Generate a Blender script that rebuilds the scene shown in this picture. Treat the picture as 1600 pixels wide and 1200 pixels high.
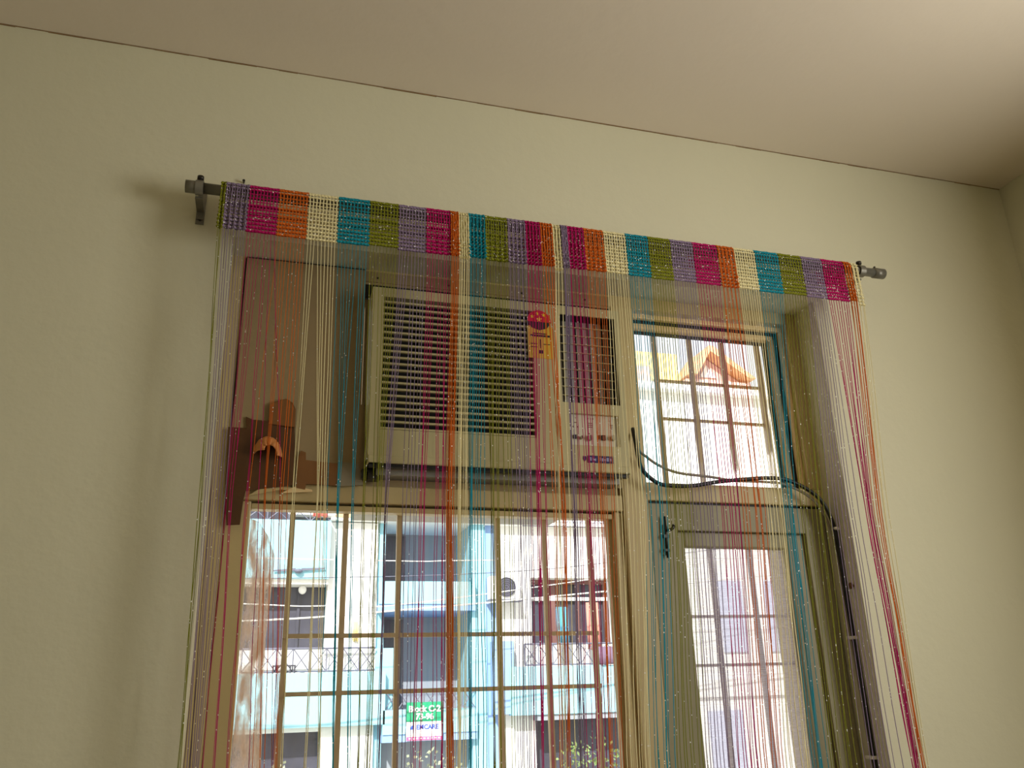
import bpy, math, random
from mathutils import Vector, Matrix

random.seed(7)
PI = math.pi
scene = bpy.context.scene
for o in list(bpy.data.objects):
    bpy.data.objects.remove(o)
COL = scene.collection

# ------------------------------------------------------------------ camera
CAM = Vector((0.0, -1.85, 1.5))
YAW, PITCH, ROLL, FPX = 0.29246576, 0.34840522, -0.02888848, 1312.7
fwd = Vector((math.sin(YAW) * math.cos(PITCH), math.cos(YAW) * math.cos(PITCH), math.sin(PITCH)))
rgt = Vector((math.cos(YAW), -math.sin(YAW), 0))
upv = rgt.cross(fwd)
r2 = rgt * math.cos(ROLL) + upv * math.sin(ROLL)
u2 = upv * math.cos(ROLL) - rgt * math.sin(ROLL)
cd = bpy.data.cameras.new('camera')
cd.sensor_width = 36.0
cd.lens = FPX / 1600 * 36.0
cd.clip_start = 0.05
cd.clip_end = 400
cam = bpy.data.objects.new('camera', cd)
COL.objects.link(cam)
m = Matrix((r2, u2, -fwd)).transposed().to_4x4()
m.translation = CAM
cam.matrix_world = m
scene.camera = cam

# ------------------------------------------------------------------ exposure, sky, sun, daylight of the side window
vs = scene.view_settings
vs.view_transform = 'Standard'
vs.look = 'None'
vs.gamma = 1.0
vs.use_curve_mapping = False
vs.exposure = 0.0

world = bpy.data.worlds.new('sky')
scene.world = world
world.use_nodes = True
wn = world.node_tree
wn.nodes.clear()
wo = wn.nodes.new('ShaderNodeOutputWorld')
wb = wn.nodes.new('ShaderNodeBackground')
ws = wn.nodes.new('ShaderNodeTexSky')
ws.sky_type = 'NISHITA'
ws.sun_disc = False
ws.sun_elevation = math.radians(42)
ws.sun_rotation = math.radians(205)
ws.air_density = 1.0
ws.dust_density = 3.0
ws.ozone_density = 1.0
wb.inputs['Strength'].default_value = 1.2
hz = wn.nodes.new('ShaderNodeMix')            # hazy bright sky: the sky texture veiled evenly with white
hz.data_type = 'RGBA'
hz.inputs['Factor'].default_value = 0.93
hz.inputs['B'].default_value = (1.0, 0.975, 0.92, 1)
wn.links.new(ws.outputs[0], hz.inputs['A'])
wn.links.new(hz.outputs['Result'], wb.inputs['Color'])
wn.links.new(wb.outputs[0], wo.inputs['Surface'])

sd = bpy.data.lights.new('sun', 'SUN')
sd.energy = 7.6
sd.angle = math.radians(0.6)
sd.color = (1.0, 0.96, 0.88)
sun = bpy.data.objects.new('sun', sd)
COL.objects.link(sun)
sun.location = (-6, -14, 14)
sun.rotation_euler = Vector((0.34, 0.72, -0.60)).to_track_quat('-Z', 'Y').to_euler()

# daylight that enters by the side window of the room (in its opening in the right wall)
ad = bpy.data.lights.new('side_window_daylight', 'AREA')
ad.shape = 'RECTANGLE'
ad.size = 1.0
ad.size_y = 1.30
ad.energy = 57
ad.color = (1.0, 0.985, 0.95)
al = bpy.data.objects.new('side_window_daylight', ad)
COL.objects.link(al)
al.location = (2.36, -1.76, 2.05)
al.rotation_euler = Vector((-1, 0, 0)).to_track_quat('-Z', 'Z').to_euler()

# ------------------------------------------------------------------ materials
def srgb(r, g, b):
    def f(c):
        c /= 255.0
        return c / 12.92 if c <= 0.04045 else ((c + 0.055) / 1.055) ** 2.4
    return (f(r), f(g), f(b), 1.0)

MATS = {}
def mat(name, col, rough=0.6, metal=0.0, var=0.0, vscale=8.0, bump=0.0, bscale=60.0, col2=None, spec=0.4, stretch=None):
    """principled material with optional noise colour variation and noise relief"""
    if name in MATS:
        return MATS[name]
    mt = bpy.data.materials.new(name)
    mt.use_nodes = True
    nt = mt.node_tree
    bs = nt.nodes['Principled BSDF']
    bs.inputs['Base Color'].default_value = col
    bs.inputs['Roughness'].default_value = rough
    bs.inputs['Metallic'].default_value = metal
    bs.inputs['Specular IOR Level'].default_value = spec
    tc = nt.nodes.new('ShaderNodeTexCoord')
    src = tc.outputs['Object']
    if stretch:
        mp = nt.nodes.new('ShaderNodeMapping')
        mp.inputs['Scale'].default_value = stretch
        nt.links.new(src, mp.inputs['Vector'])
        src = mp.outputs['Vector']
    if var > 0 or col2:
        nz = nt.nodes.new('ShaderNodeTexNoise')
        nz.inputs['Scale'].default_value = vscale
        nz.inputs['Detail'].default_value = 5
        nt.links.new(src, nz.inputs['Vector'])
        rp = nt.nodes.new('ShaderNodeValToRGB')
        rp.color_ramp.elements[0].position = 0.3
        rp.color_ramp.elements[1].position = 0.7
        c2 = col2 or tuple(max(0, c * (1 - var)) for c in col[:3]) + (1,)
        rp.color_ramp.elements[0].color = c2
        rp.color_ramp.elements[1].color = col
        nt.links.new(nz.outputs['Fac'], rp.inputs['Fac'])
        nt.links.new(rp.outputs['Color'], bs.inputs['Base Color'])
    if bump > 0:
        n2 = nt.nodes.new('ShaderNodeTexNoise')
        n2.inputs['Scale'].default_value = bscale
        n2.inputs['Detail'].default_value = 6
        nt.links.new(src, n2.inputs['Vector'])
        bp = nt.nodes.new('ShaderNodeBump')
        bp.inputs['Strength'].default_value = bump
        bp.inputs['Distance'].default_value = 0.01
        nt.links.new(n2.outputs['Fac'], bp.inputs['Height'])
        nt.links.new(bp.outputs['Normal'], bs.inputs['Normal'])
    MATS[name] = mt
    return mt

def yarn(name, col):
    """matt yarn with fine silver tinsel flecks"""
    mt = bpy.data.materials.new('yarn_' + name)
    mt.use_nodes = True
    nt = mt.node_tree
    bs = nt.nodes['Principled BSDF']
    bs.inputs['Roughness'].default_value = 0.75
    bs.inputs['Specular IOR Level'].default_value = 0.2
    tc = nt.nodes.new('ShaderNodeTexCoord')
    vo = nt.nodes.new('ShaderNodeTexVoronoi')
    vo.inputs['Scale'].default_value = 260
    nt.links.new(tc.outputs['Object'], vo.inputs['Vector'])
    sp = nt.nodes.new('ShaderNodeSeparateColor')
    nt.links.new(vo.outputs['Color'], sp.inputs['Color'])
    gt = nt.nodes.new('ShaderNodeMath')
    gt.operation = 'GREATER_THAN'
    gt.inputs[1].default_value = 0.93
    nt.links.new(sp.outputs[0], gt.inputs[0])
    lt = nt.nodes.new('ShaderNodeMath')
    lt.operation = 'LESS_THAN'
    lt.inputs[1].default_value = 0.36
    nt.links.new(vo.outputs['Distance'], lt.inputs[0])
    mu = nt.nodes.new('ShaderNodeMath')
    mu.operation = 'MULTIPLY'
    nt.links.new(gt.outputs[0], mu.inputs[0])
    nt.links.new(lt.outputs[0], mu.inputs[1])
    mx = nt.nodes.new('ShaderNodeMix')
    mx.data_type = 'RGBA'
    mx.inputs['A'].default_value = col
    mx.inputs['B'].default_value = (0.95, 0.95, 0.92, 1)
    nt.links.new(mu.outputs[0], mx.inputs['Factor'])
    nt.links.new(mx.outputs['Result'], bs.inputs['Base Color'])
    nt.links.new(mu.outputs[0], bs.inputs['Metallic'])
    MATS['yarn_' + name] = mt
    return mt

def glass(name, tint=(0.97, 0.98, 0.98, 1), gloss=0.05):
    mt = bpy.data.materials.new(name)
    mt.use_nodes = True
    nt = mt.node_tree
    nt.nodes.clear()
    out = nt.nodes.new('ShaderNodeOutputMaterial')
    tr = nt.nodes.new('ShaderNodeBsdfTransparent')
    tr.inputs['Color'].default_value = tint
    gl = nt.nodes.new('ShaderNodeBsdfGlossy')
    gl.inputs['Roughness'].default_value = 0.05
    mx = nt.nodes.new('ShaderNodeMixShader')
    mx.inputs[0].default_value = gloss
    nt.links.new(tr.outputs[0], mx.inputs[1])
    nt.links.new(gl.outputs[0], mx.inputs[2])
    nt.links.new(mx.outputs[0], out.inputs['Surface'])
    MATS[name] = mt
    return mt

def see_through(name, col, scale, stretch, lo, hi, floor=0.0):
    """diffuse patches or threads over clear gaps, by noise"""
    mt = bpy.data.materials.new(name)
    mt.use_nodes = True
    nt = mt.node_tree
    nt.nodes.clear()
    out = nt.nodes.new('ShaderNodeOutputMaterial')
    tr = nt.nodes.new('ShaderNodeBsdfTransparent')
    df = nt.nodes.new('ShaderNodeBsdfDiffuse')
    df.inputs['Color'].default_value = col
    tl = nt.nodes.new('ShaderNodeBsdfTranslucent')
    tl.inputs['Color'].default_value = col
    m2 = nt.nodes.new('ShaderNodeMixShader')
    m2.inputs[0].default_value = 0.5
    nt.links.new(df.outputs[0], m2.inputs[1])
    nt.links.new(tl.outputs[0], m2.inputs[2])
    tc = nt.nodes.new('ShaderNodeTexCoord')
    mp = nt.nodes.new('ShaderNodeMapping')
    mp.inputs['Scale'].default_value = stretch
    nz = nt.nodes.new('ShaderNodeTexNoise')
    nz.inputs['Scale'].default_value = scale
    nz.inputs['Detail'].default_value = 4
    rp = nt.nodes.new('ShaderNodeMapRange')
    rp.inputs['From Min'].default_value = lo
    rp.inputs['From Max'].default_value = hi
    rp.inputs['To Min'].default_value = floor
    mx = nt.nodes.new('ShaderNodeMixShader')
    nt.links.new(tc.outputs['Object'], mp.inputs['Vector'])
    nt.links.new(mp.outputs['Vector'], nz.inputs['Vector'])
    nt.links.new(nz.outputs['Fac'], rp.inputs['Value'])
    nt.links.new(rp.outputs['Result'], mx.inputs[0])
    nt.links.new(tr.outputs[0], mx.inputs[1])
    nt.links.new(m2.outputs[0], mx.inputs[2])
    nt.links.new(mx.outputs[0], out.inputs['Surface'])
    MATS[name] = mt
    return mt

M_WALL = mat('wall_paint', srgb(212, 207, 178), 0.85, var=0.05, vscale=1.6, bump=0.12, bscale=35)
M_CEIL = mat('ceiling_paint', srgb(226, 213, 192), 0.9, var=0.05, vscale=1.2, bump=0.10, bscale=25)
M_FLOOR = mat('floor_stone', srgb(150, 138, 118), 0.5, var=0.2, vscale=4)
M_FRAME = mat('frame_enamel', srgb(196, 176, 126), 0.45, var=0.08, vscale=6, bump=0.05, bscale=80)
M_DOOR = mat('door_enamel', srgb(152, 144, 110), 0.5, var=0.12, vscale=7, bump=0.06, bscale=70)
M_BAR = mat('grille_enamel', srgb(196, 166, 124), 0.45, var=0.1, vscale=30)
M_PLY = mat('painted_board', srgb(158, 138, 100), 0.75, var=0.08, vscale=3, bump=0.05)
M_AC = mat('ac_plastic', srgb(188, 178, 134), 0.4, var=0.04, vscale=10)
M_ACDARK = mat('ac_cavity', srgb(22, 20, 18), 0.8)
M_ACMETAL = mat('ac_sheet_metal', srgb(150, 146, 136), 0.5, metal=0.3)
M_BLACK = mat('rubber_and_gap_shade', srgb(22, 21, 20), 0.45)
M_GREYW = mat('grey_cable_sheath', srgb(150, 140, 122), 0.5)
M_STEEL = mat('brushed_steel', srgb(128, 124, 112), 0.4, metal=0.45, var=0.15, vscale=40)
M_DKSTEEL = mat('dark_screw', srgb(60, 56, 50), 0.4, metal=0.7)
M_TAPE = mat('brown_packing_tape', srgb(92, 58, 28), 0.3, var=0.35, vscale=9, bump=0.2, bscale=18, spec=0.5)
M_CARD = mat('brown_cardboard', srgb(134, 90, 44), 0.7, var=0.2, vscale=12)
M_CURL_LIT = mat('lit_kraft_curl', srgb(226, 150, 84), 0.5, var=0.15, vscale=20)  # highlight on the curled brown tape, put into its colour
M_GREYTAPE = mat('grey_foam_strip', srgb(150, 140, 116), 0.8, var=0.1)
M_JOINT = mat('joint_brown', srgb(150, 122, 84), 0.95, var=0.4, vscale=14)
M_CLIP = mat('white_clip', srgb(228, 224, 212), 0.5)
M_GLASS = glass('clear_glass')
M_SASH_LIT = mat('lit_sash_enamel', srgb(232, 204, 150), 0.4, var=0.06, vscale=8)  # frame enamel with the warm outdoor light put into its colour
YARN = {'green': yarn('green', srgb(116, 118, 18)), 'lavender': yarn('lavender', srgb(128, 110, 134)),
        'magenta': yarn('magenta', srgb(166, 4, 86)), 'orange': yarn('orange', srgb(194, 92, 20)),
        'cream': yarn('cream', srgb(222, 210, 160)), 'teal': yarn('teal', srgb(12, 128, 144))}

# ------------------------------------------------------------------ mesh helpers
ORG = {}
class MB:
    def __init__(s):
        s.v, s.f = [], []
    def box(s, x0, x1, y0, y1, z0, z1):
        n = len(s.v)
        s.v += [(x0, y0, z0), (x1, y0, z0), (x1, y1, z0), (x0, y1, z0), (x0, y0, z1), (x1, y0, z1), (x1, y1, z1), (x0, y1, z1)]
        s.f += [tuple(n + i for i in q) for q in ((0, 3, 2, 1), (4, 5, 6, 7), (0, 1, 5, 4), (1, 2, 6, 5), (2, 3, 7, 6), (3, 0, 4, 7))]
        return s
    def tube(s, pts, rad, n=6, cap=True):
        pts = [Vector(p) for p in pts]
        base = len(s.v)
        N = len(pts)
        for i, p in enumerate(pts):
            t = (pts[min(i + 1, N - 1)] - pts[max(i - 1, 0)]).normalized()
            a = Vector((0, 1, 0)) if abs(t.y) < 0.8 else Vector((1, 0, 0))
            b = t.cross(a).normalized()
            c = b.cross(t).normalized()
            r = rad[i] if isinstance(rad, (list, tuple)) else rad
            for k in range(n):
                an = 2 * PI * (k + 0.5) / n
                s.v.append(tuple(p + b * (r * math.cos(an)) + c * (r * math.sin(an))))
        for i in range(N - 1):
            for k in range(n):
                s.f.append((base + i * n + k, base + i * n + (k + 1) % n, base + (i + 1) * n + (k + 1) % n, base + (i + 1) * n + k))
        if cap:
            s.f.append(tuple(base + k for k in reversed(range(n))))
            s.f.append(tuple(base + (N - 1) * n + k for k in range(n)))
        return s
    def prism(s, poly, y0, y1):
        """polygon in X-Z (counter-clockwise seen from -Y), extruded in Y"""
        n = len(s.v)
        k = len(poly)
        area = sum(poly[i][0] * poly[(i + 1) % k][1] - poly[(i + 1) % k][0] * poly[i][1] for i in range(k))
        if area < 0:
            poly = list(reversed(poly))
        s.v += [(x, y0, z) for x, z in poly] + [(x, y1, z) for x, z in poly]
        s.f.append(tuple(n + i for i in range(k)))
        s.f.append(tuple(n + k + i for i in reversed(range(k))))
        for i in range(k):
            j = (i + 1) % k
            s.f.append((n + i, n + k + i, n + k + j, n + j))
        return s
    def disc(s, x, y0, y1, z, r, n=20, a0=0.0, a1=2 * PI):
        full = abs(a1 - a0 - 2 * PI) < 1e-6
        pl = [(x + r * math.cos(a0 + (a1 - a0) * i / n), z + r * math.sin(a0 + (a1 - a0) * i / n)) for i in range(n if full else n + 1)]
        return s.prism(pl, y0, y1)
    def sphere(s, c, r, n=12, m=8, sz=1.0):
        base = len(s.v)
        s.v.append((c[0], c[1], c[2] + r * sz))
        for i in range(1, m):
            th = PI * i / m
            for k in range(n):
                ph = 2 * PI * k / n
                s.v.append((c[0] + r * math.sin(th) * math.cos(ph), c[1] + r * math.sin(th) * math.sin(ph), c[2] + r * sz * math.cos(th)))
        s.v.append((c[0], c[1], c[2] - r * sz))
        last = len(s.v) - 1
        for k in range(n):
            s.f.append((base, base + 1 + k, base + 1 + (k + 1) % n))
            s.f.append((last, base + 1 + (m - 2) * n + (k + 1) % n, base + 1 + (m - 2) * n + k))
        for i in range(m - 2):
            for k in range(n):
                a = base + 1 + i * n
                s.f.append((a + k, a + n + k, a + n + (k + 1) % n, a + (k + 1) % n))
        return s
    def mesh(s, name, material, org=(0, 0, 0), smooth=False):
        me = bpy.data.meshes.new(name)
        o = Vector(org)
        me.from_pydata([tuple(Vector(p) - o) for p in s.v], [], s.f)
        me.materials.append(material)
        if smooth:
            me.polygons.foreach_set('use_smooth', [True] * len(me.polygons))
        me.update()
        return me
    def build(s, name, material, parent=None, smooth=False, bevel=0.0, org=None):
        """one mesh object; vertices given in world coordinates"""
        if parent is None and org is None:
            xs = [p[0] for p in s.v]; ys = [p[1] for p in s.v]; zs = [p[2] for p in s.v]
            org = Vector(((min(xs) + max(xs)) / 2, (min(ys) + max(ys)) / 2, min(zs)))
        og = ORG[parent] if parent is not None else Vector(org)
        ob = bpy.data.objects.new(name, s.mesh(name, material, og, smooth))
        COL.objects.link(ob)
        if parent is not None:
            ob.parent = parent
        else:
            ob.location = og
        ORG[ob] = og
        if bevel:
            b = ob.modifiers.new('bevel', 'BEVEL')
            b.width = bevel
            b.segments = 2
            b.limit_method = 'ANGLE'
        return ob

def tag(o, label, cat, group=None, kind=None):
    o['label'] = label
    o['category'] = cat
    if group: o['group'] = group
    if kind: o['kind'] = kind
    return o

def thing(name, loc, label, cat, group=None, kind=None):
    o = bpy.data.objects.new(name, None)
    o.empty_display_size = 0.05
    COL.objects.link(o)
    o.location = loc
    ORG[o] = Vector(loc)
    return tag(o, label, cat, group, kind)

def repeat(name, me, places, parent):
    """alike pieces that share one mesh; places are world positions"""
    out = []
    for p in places:
        o = bpy.data.objects.new(name, me)
        COL.objects.link(o)
        o.parent = parent
        o.location = Vector(p) - ORG[parent]
        ORG[o] = ORG[parent]
        out.append(o)
    return out

def B(x0, x1, y0, y1, z0, z1):
    return MB().box(x0, x1, y0, y1, z0, z1)

def lettering(name, text, size, center, material, parent, depth=0.002, bold=0.0):
    """raised letters facing -Y, centred at a world position"""
    cu = bpy.data.curves.new('tmp', 'FONT')
    cu.body = text
    cu.size = size
    cu.align_x = 'CENTER'
    cu.align_y = 'CENTER'
    cu.extrude = depth
    cu.offset = bold
    cu.resolution_u = 3
    tmp = bpy.data.objects.new('tmp', cu)
    COL.objects.link(tmp)
    dg = bpy.context.evaluated_depsgraph_get()
    dg.update()
    me = bpy.data.meshes.new_from_object(tmp.evaluated_get(dg))
    me.name = name
    bpy.data.objects.remove(tmp)
    me.transform(Matrix.Rotation(PI / 2, 4, 'X'))
    me.materials.clear()
    me.materials.append(material)
    o = bpy.data.objects.new(name, me)
    COL.objects.link(o)
    o.parent = parent
    o.location = Vector(center) - ORG[parent]
    ORG[o] = ORG[parent]
    return o

def smooth_path(pts, k=6):
    """Catmull-Rom through 3-D points"""
    P = [Vector(p) for p in pts]
    P = [P[0] * 2 - P[1]] + P + [P[-1] * 2 - P[-2]]
    out = []
    for i in range(1, len(P) - 2):
        for j in range(k):
            t = j / k
            a, b, c, d = P[i - 1], P[i], P[i + 1], P[i + 2]
            out.append(0.5 * ((2 * b) + (c - a) * t + (2 * a - 5 * b + 4 * c - d) * t * t + (3 * b - a - 3 * c + d) * t ** 3))
    out.append(P[-2])
    return out

# ------------------------------------------------------------------ the room
XL, XR, YB, H = -2.4, 2.27, -4.0, 3.02
OX0, OX1, OZ = -0.122, 1.469, 2.522          # opening of the window bay in the front wall
WT = 0.23
def struct(o, label, cat):
    return tag(o, label, cat, kind='structure')

struct(B(XL - .2, XR + .2, YB - .2, WT, -0.12, 0.0).build('floor', M_FLOOR), 'stone floor of the room under the window', 'floor')
struct(B(XL - .2, XR + .2, YB - .2, WT, H, H + 0.14).build('ceiling', M_CEIL), 'plain off-white plaster ceiling above the window wall', 'ceiling')
w = MB()
w.box(XL - .2, OX0, 0, WT, 0, H).box(OX1, XR + .2, 0, WT, 0, H).box(OX0, OX1, 0, WT, OZ, H).box(OX0, 0.872, 0.02, WT, 0, 0.9)
struct(w.build('wall_front', M_WALL), 'cream painted wall with the deep window opening', 'wall')
struct(B(XL - .2, XL, YB, 0, 0, H).build('wall_left', M_WALL), 'cream side wall left of the curtain, out of frame', 'wall')
w = MB()
w.box(XR, XR + .2, -1.17, 0, 0, H).box(XR, XR + .2, YB, -2.27, 0, H).box(XR, XR + .2, -2.27, -1.17, 0, 1.1).box(XR, XR + .2, -2.27, -1.17, 2.75, H)
struct(w.build('wall_right', M_WALL), 'cream side wall meeting the window wall at right', 'wall')
struct(B(XL - .2, XR + .2, YB - .2, YB, 0, H).build('wall_back', M_WALL), 'cream back wall behind the camera', 'wall')
# side window frame in the right wall (out of frame, lets the daylight in)
sw = thing('window_3', (XR + .1, -1.72, 1.1), 'side window opening in the right wall', 'window', kind='structure')
B(XR + .08, XR + .14, -2.27, -2.22, 1.1, 2.75).build('jamb', M_FRAME, sw)
B(XR + .08, XR + .14, -1.22, -1.17, 1.1, 2.75).build('jamb', M_FRAME, sw)
B(XR + .08, XR + .14, -2.22, -1.22, 1.1, 1.15).build('sill', M_FRAME, sw)
B(XR + .08, XR + .14, -2.22, -1.22, 2.70, 2.75).build('head', M_FRAME, sw)
# the dark uneven joint between wall and ceiling
w = MB()
x = XL
rj = random.Random(3)
while x < XR - 0.06:
    dx = rj.uniform(0.03, 0.09)
    h = rj.uniform(0.0012, 0.0032)
    w.box(x, min(x + dx, XR), -0.0022, 0.001, H - h, H + 0.001)
    x += dx
struct(w.build('trim_1', M_JOINT), 'thin dark joint line between cream wall and ceiling', 'joint')

# ------------------------------------------------------------------ joinery in the opening
Y0, Y1 = 0.095, 0.165
jo = thing('trim_2', (0.67, Y0, 0), 'cream enamelled wooden frame dividing the window bay', 'frame', kind='structure')
B(OX0, OX1, Y0, Y1, 2.488, OZ).build('head', M_FRAME, jo)
B(OX0, -0.088, Y0, Y1, 0.9, 2.488).build('jamb', M_FRAME, jo)
B(1.432, OX1, Y0, Y1, 1.995, 2.488).build('jamb', M_FRAME, jo)
B(0.872, 0.940, Y0 - .006, Y1, 0, 2.488).build('mullion', M_FRAME, jo, bevel=.004)
B(-0.088, 0.872, Y0, Y1, 1.916, 1.957).build('transom', M_FRAME, jo, bevel=.003)
B(0.940, 1.469, Y0, Y1, 1.947, 1.995).build('transom', M_FRAME, jo, bevel=.003)
B(1.36, OX1, 0.138, WT, 0.0, 1.947).build('outer_jamb', M_FRAME, jo)
B(0.940, 1.03, 0.140, WT, 0.0, 1.947).build('outer_jamb', M_FRAME, jo)
B(-0.088, 0.872, 0.06, WT, 0.9, 0.93).build('sill', M_FRAME, jo)

VB = MB().box(-.006, .006, -.006, .006, 0, 1).mesh('bar', M_BAR)   # unit bar, scaled per window
def vbars(parent, xs, y, z0, z1, w=1.0):
    me = B(-.006 * w, .006 * w, -.006, .006, z0, z1).mesh('bar', M_BAR)
    return repeat('grille_bar', me, [(x, y, 0) for x in xs], parent)
def hbars(parent, zs, y, x0, x1, t=1.0):
    me = B(x0, x1, -.004, .004, -.0048 * t, .0048 * t).mesh('cross_bar', M_BAR)
    return repeat('cross_bar', me, [(0, y, z) for z in zs], parent)

# large window under the air conditioner
w1 = thing('window_1', (0.39, 0.13, 0.93), 'large lower window with cream grille under the air conditioner', 'window', kind='structure')
B(-0.088, -0.032, 0.108, 0.142, 0.93, 1.916).build('sash_stile', M_FRAME, w1, bevel=.003)
B(0.848, 0.872, 0.104, 0.142, 0.93, 1.916).build('sash_stile', M_FRAME, w1, bevel=.003)
B(0.836, 0.848, 0.122, 0.142, 0.93, 1.906).build('glazing_bead', M_FRAME, w1)
B(-0.032, 0.848, 0.110, 0.142, 1.898, 1.911).build('top_rail', M_FRAME, w1, bevel=.002)
B(-0.088, 0.872, 0.1405, 0.143, 1.911, 1.916).build('shadow_gap', M_ACDARK, w1)
B(-0.032, 0.848, 0.110, 0.142, 0.93, 0.99).build('bottom_rail', M_FRAME, w1, bevel=.002)
B(-0.032, 0.848, 0.130, 0.134, 0.99, 1.898).build('glass_pane', M_GLASS, w1)
vbars(w1, [0.062, 0.184, 0.311, 0.432, 0.555, 0.676, 0.797], 0.156, 0.93, 1.916)
hbars(w1, [1.6235, 1.5025, 1.20, 1.08], 0.146, 0.056, 0.803)

# small window at upper right
w2 = thing('window_2', (1.186, 0.13, 1.995), 'small upper window with cream grille beside the air conditioner', 'window', kind='structure')
B(0.940, 1.432, 0.112, 0.128, 2.470, 2.483).build('sash_rail', M_SASH_LIT, w2, bevel=.002)
B(0.940, 1.432, 0.127, 0.131, 2.462, 2.472).build('gap_shade', M_BLACK, w2)  # black strips here and below paint the shade in the sash gaps
B(0.940, 1.410, 0.132, 0.158, 2.450, 2.464).build('sash_rail', M_SASH_LIT, w2, bevel=.002)
B(0.940, 1.400, 0.158, 0.162, 2.441, 2.451).build('gap_shade', M_BLACK, w2)
B(1.418, 1.432, 0.112, 0.128, 1.995, 2.470).build('sash_stile', M_SASH_LIT, w2, bevel=.002)
B(1.408, 1.420, 0.127, 0.131, 1.995, 2.465).build('gap_shade', M_BLACK, w2)
B(1.398, 1.410, 0.132, 0.158, 1.995, 2.450).build('sash_stile', M_SASH_LIT, w2, bevel=.002)
B(1.386, 1.400, 0.158, 0.164, 1.995, 2.448).build('gap_shade', M_BLACK, w2)
B(0.940, 1.400, 0.143, 0.146, 1.995, 2.452).build('glass_pane', M_GLASS, w2)
vbars(w2, [1.037, 1.150, 1.256, 1.373], 0.172, 1.99, 2.50)
hbars(w2, [2.312, 2.199], 0.178, 1.031, 1.379, .8)

# balcony door
d1 = thing('door_1', (1.2, 0.115, 0), 'cream balcony door with glazed netted panel and grille', 'door', kind='structure')
B(0.944, 1.020, 0.100, 0.135, 0.01, 1.941).build('stile', M_DOOR, d1, bevel=.002)
B(1.400, 1.464, 0.100, 0.135, 0.01, 1.941).build('stile', M_DOOR, d1, bevel=.002)
B(1.020, 1.400, 0.100, 0.135, 1.872, 1.941).build('rail', M_DOOR, d1, bevel=.002)
B(1.020, 1.400, 0.100, 0.135, 0.85, 0.95).build('rail', M_DOOR, d1, bevel=.002)
B(1.020, 1.400, 0.110, 0.130, 0.01, 0.85).build('lower_panel', M_DOOR, d1)
B(1.020, 1.044, 0.113, 0.140, 0.95, 1.872).build('moulding', M_DOOR, d1, bevel=.004)
B(1.346, 1.400, 0.113, 0.140, 0.95, 1.872).build('moulding', M_DOOR, d1, bevel=.004)
B(1.044, 1.346, 0.113, 0.140, 1.832, 1.872).build('moulding', M_DOOR, d1, bevel=.004)
M_NET = see_through('insect_net', srgb(190, 186, 200), 1.0, (.4, .4, 700), 0.25, 0.95, 0.14)
B(1.044, 1.346, 0.1365, 0.1375, 0.95, 1.832).build('insect_net', M_NET, d1)
vbars(d1, [1.1455, 1.2635], 0.17, 0.90, 1.947, .85)
hbars(d1, [1.664, 1.5435, 1.25, 1.13], 0.177, 1.03, 1.36, .75)
B(0.9402, 0.9438, 0.112, 0.120, 0.01, 1.941).build('gap_shade', M_BLACK, d1)  # black strips painting the shade in the gaps round the leaf
B(0.944, 1.464, 0.112, 0.120, 1.9412, 1.9468).build('gap_shade', M_BLACK, d1)
lt = B(0.972, 0.989, 0.094, 0.100, 1.808, 1.884).build('tower_bolt', M_DOOR, d1)
MB().tube([(0.9805, 0.089, 1.80), (0.9805, 0.089, 1.905)], .0032, 8).build('bolt_rod', M_DKSTEEL, lt, smooth=True)
MB().tube([(0.9805, 0.089, 1.868), (0.992, 0.080, 1.870), (1.000, 0.077, 1.880)], [.004, .004, .0055], 8).build('knob', M_DKSTEEL, lt, smooth=True)
B(0.973, 0.988, 0.085, 0.094, 1.850, 1.858).build('staple', M_DKSTEEL, lt)
B(0.973, 0.988, 0.085, 0.094, 1.816, 1.822).build('staple', M_DKSTEEL, lt)

# boards that close the bay around the air conditioner
pb = thing('infill_panel', (0.06, 0.09, 1.957), 'beige painted board filling the bay left of the air conditioner', 'panel')
B(-0.087, 0.203, 0.089, 0.101, 1.958, 2.516).build('board', M_PLY, pb)
B(0.203, 0.872, 0.093, 0.105, 2.479, 2.516).build('top_board', M_PLY, pb)
B(0.203, 0.872, 0.105, 0.125, 1.957, 1.975).build('support_rail', M_PLY, pb)
B(0.858, 0.872, 0.093, 0.105, 1.975, 2.447).build('side_board', M_PLY, pb)
B(0.203, 0.238, 0.106, 0.118, 1.957, 2.16).build('filler_board', M_PLY, pb)
B(0.2060, 0.238, 0.105, 0.118, 2.16, 2.42).build('filler_board', M_PLY, pb)
B(0.203, 0.238, 0.106, 0.118, 2.42, 2.447).build('filler_board', M_PLY, pb)
B(-0.087, 0.203, 0.0905, 0.0945, 2.5165, 2.5195).build('joint_shade_line', M_BLACK, pb)
B(-0.0905, -0.0872, 0.0915, 0.0948, 1.958, 2.5165).build('joint_shade_line', M_BLACK, pb)
B(0.203, 0.872, 0.094, 0.100, 2.440, 2.479).build('joint_shade_line', M_BLACK, pb)  # black strip painted in as the gap shadow above the air conditioner
B(0.203, 0.872, 0.0915, 0.0935, 2.486, 2.4872).build('joint_shade_line', M_JOINT, pb)
repeat('nail_head', MB().disc(0, 0.0915, 0.0935, 2.499, .003, 8).mesh('nail_head', M_DKSTEEL), [(xx, 0, 0) for xx in (0.235, 0.42, 0.62, 0.80)], pb)

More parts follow.
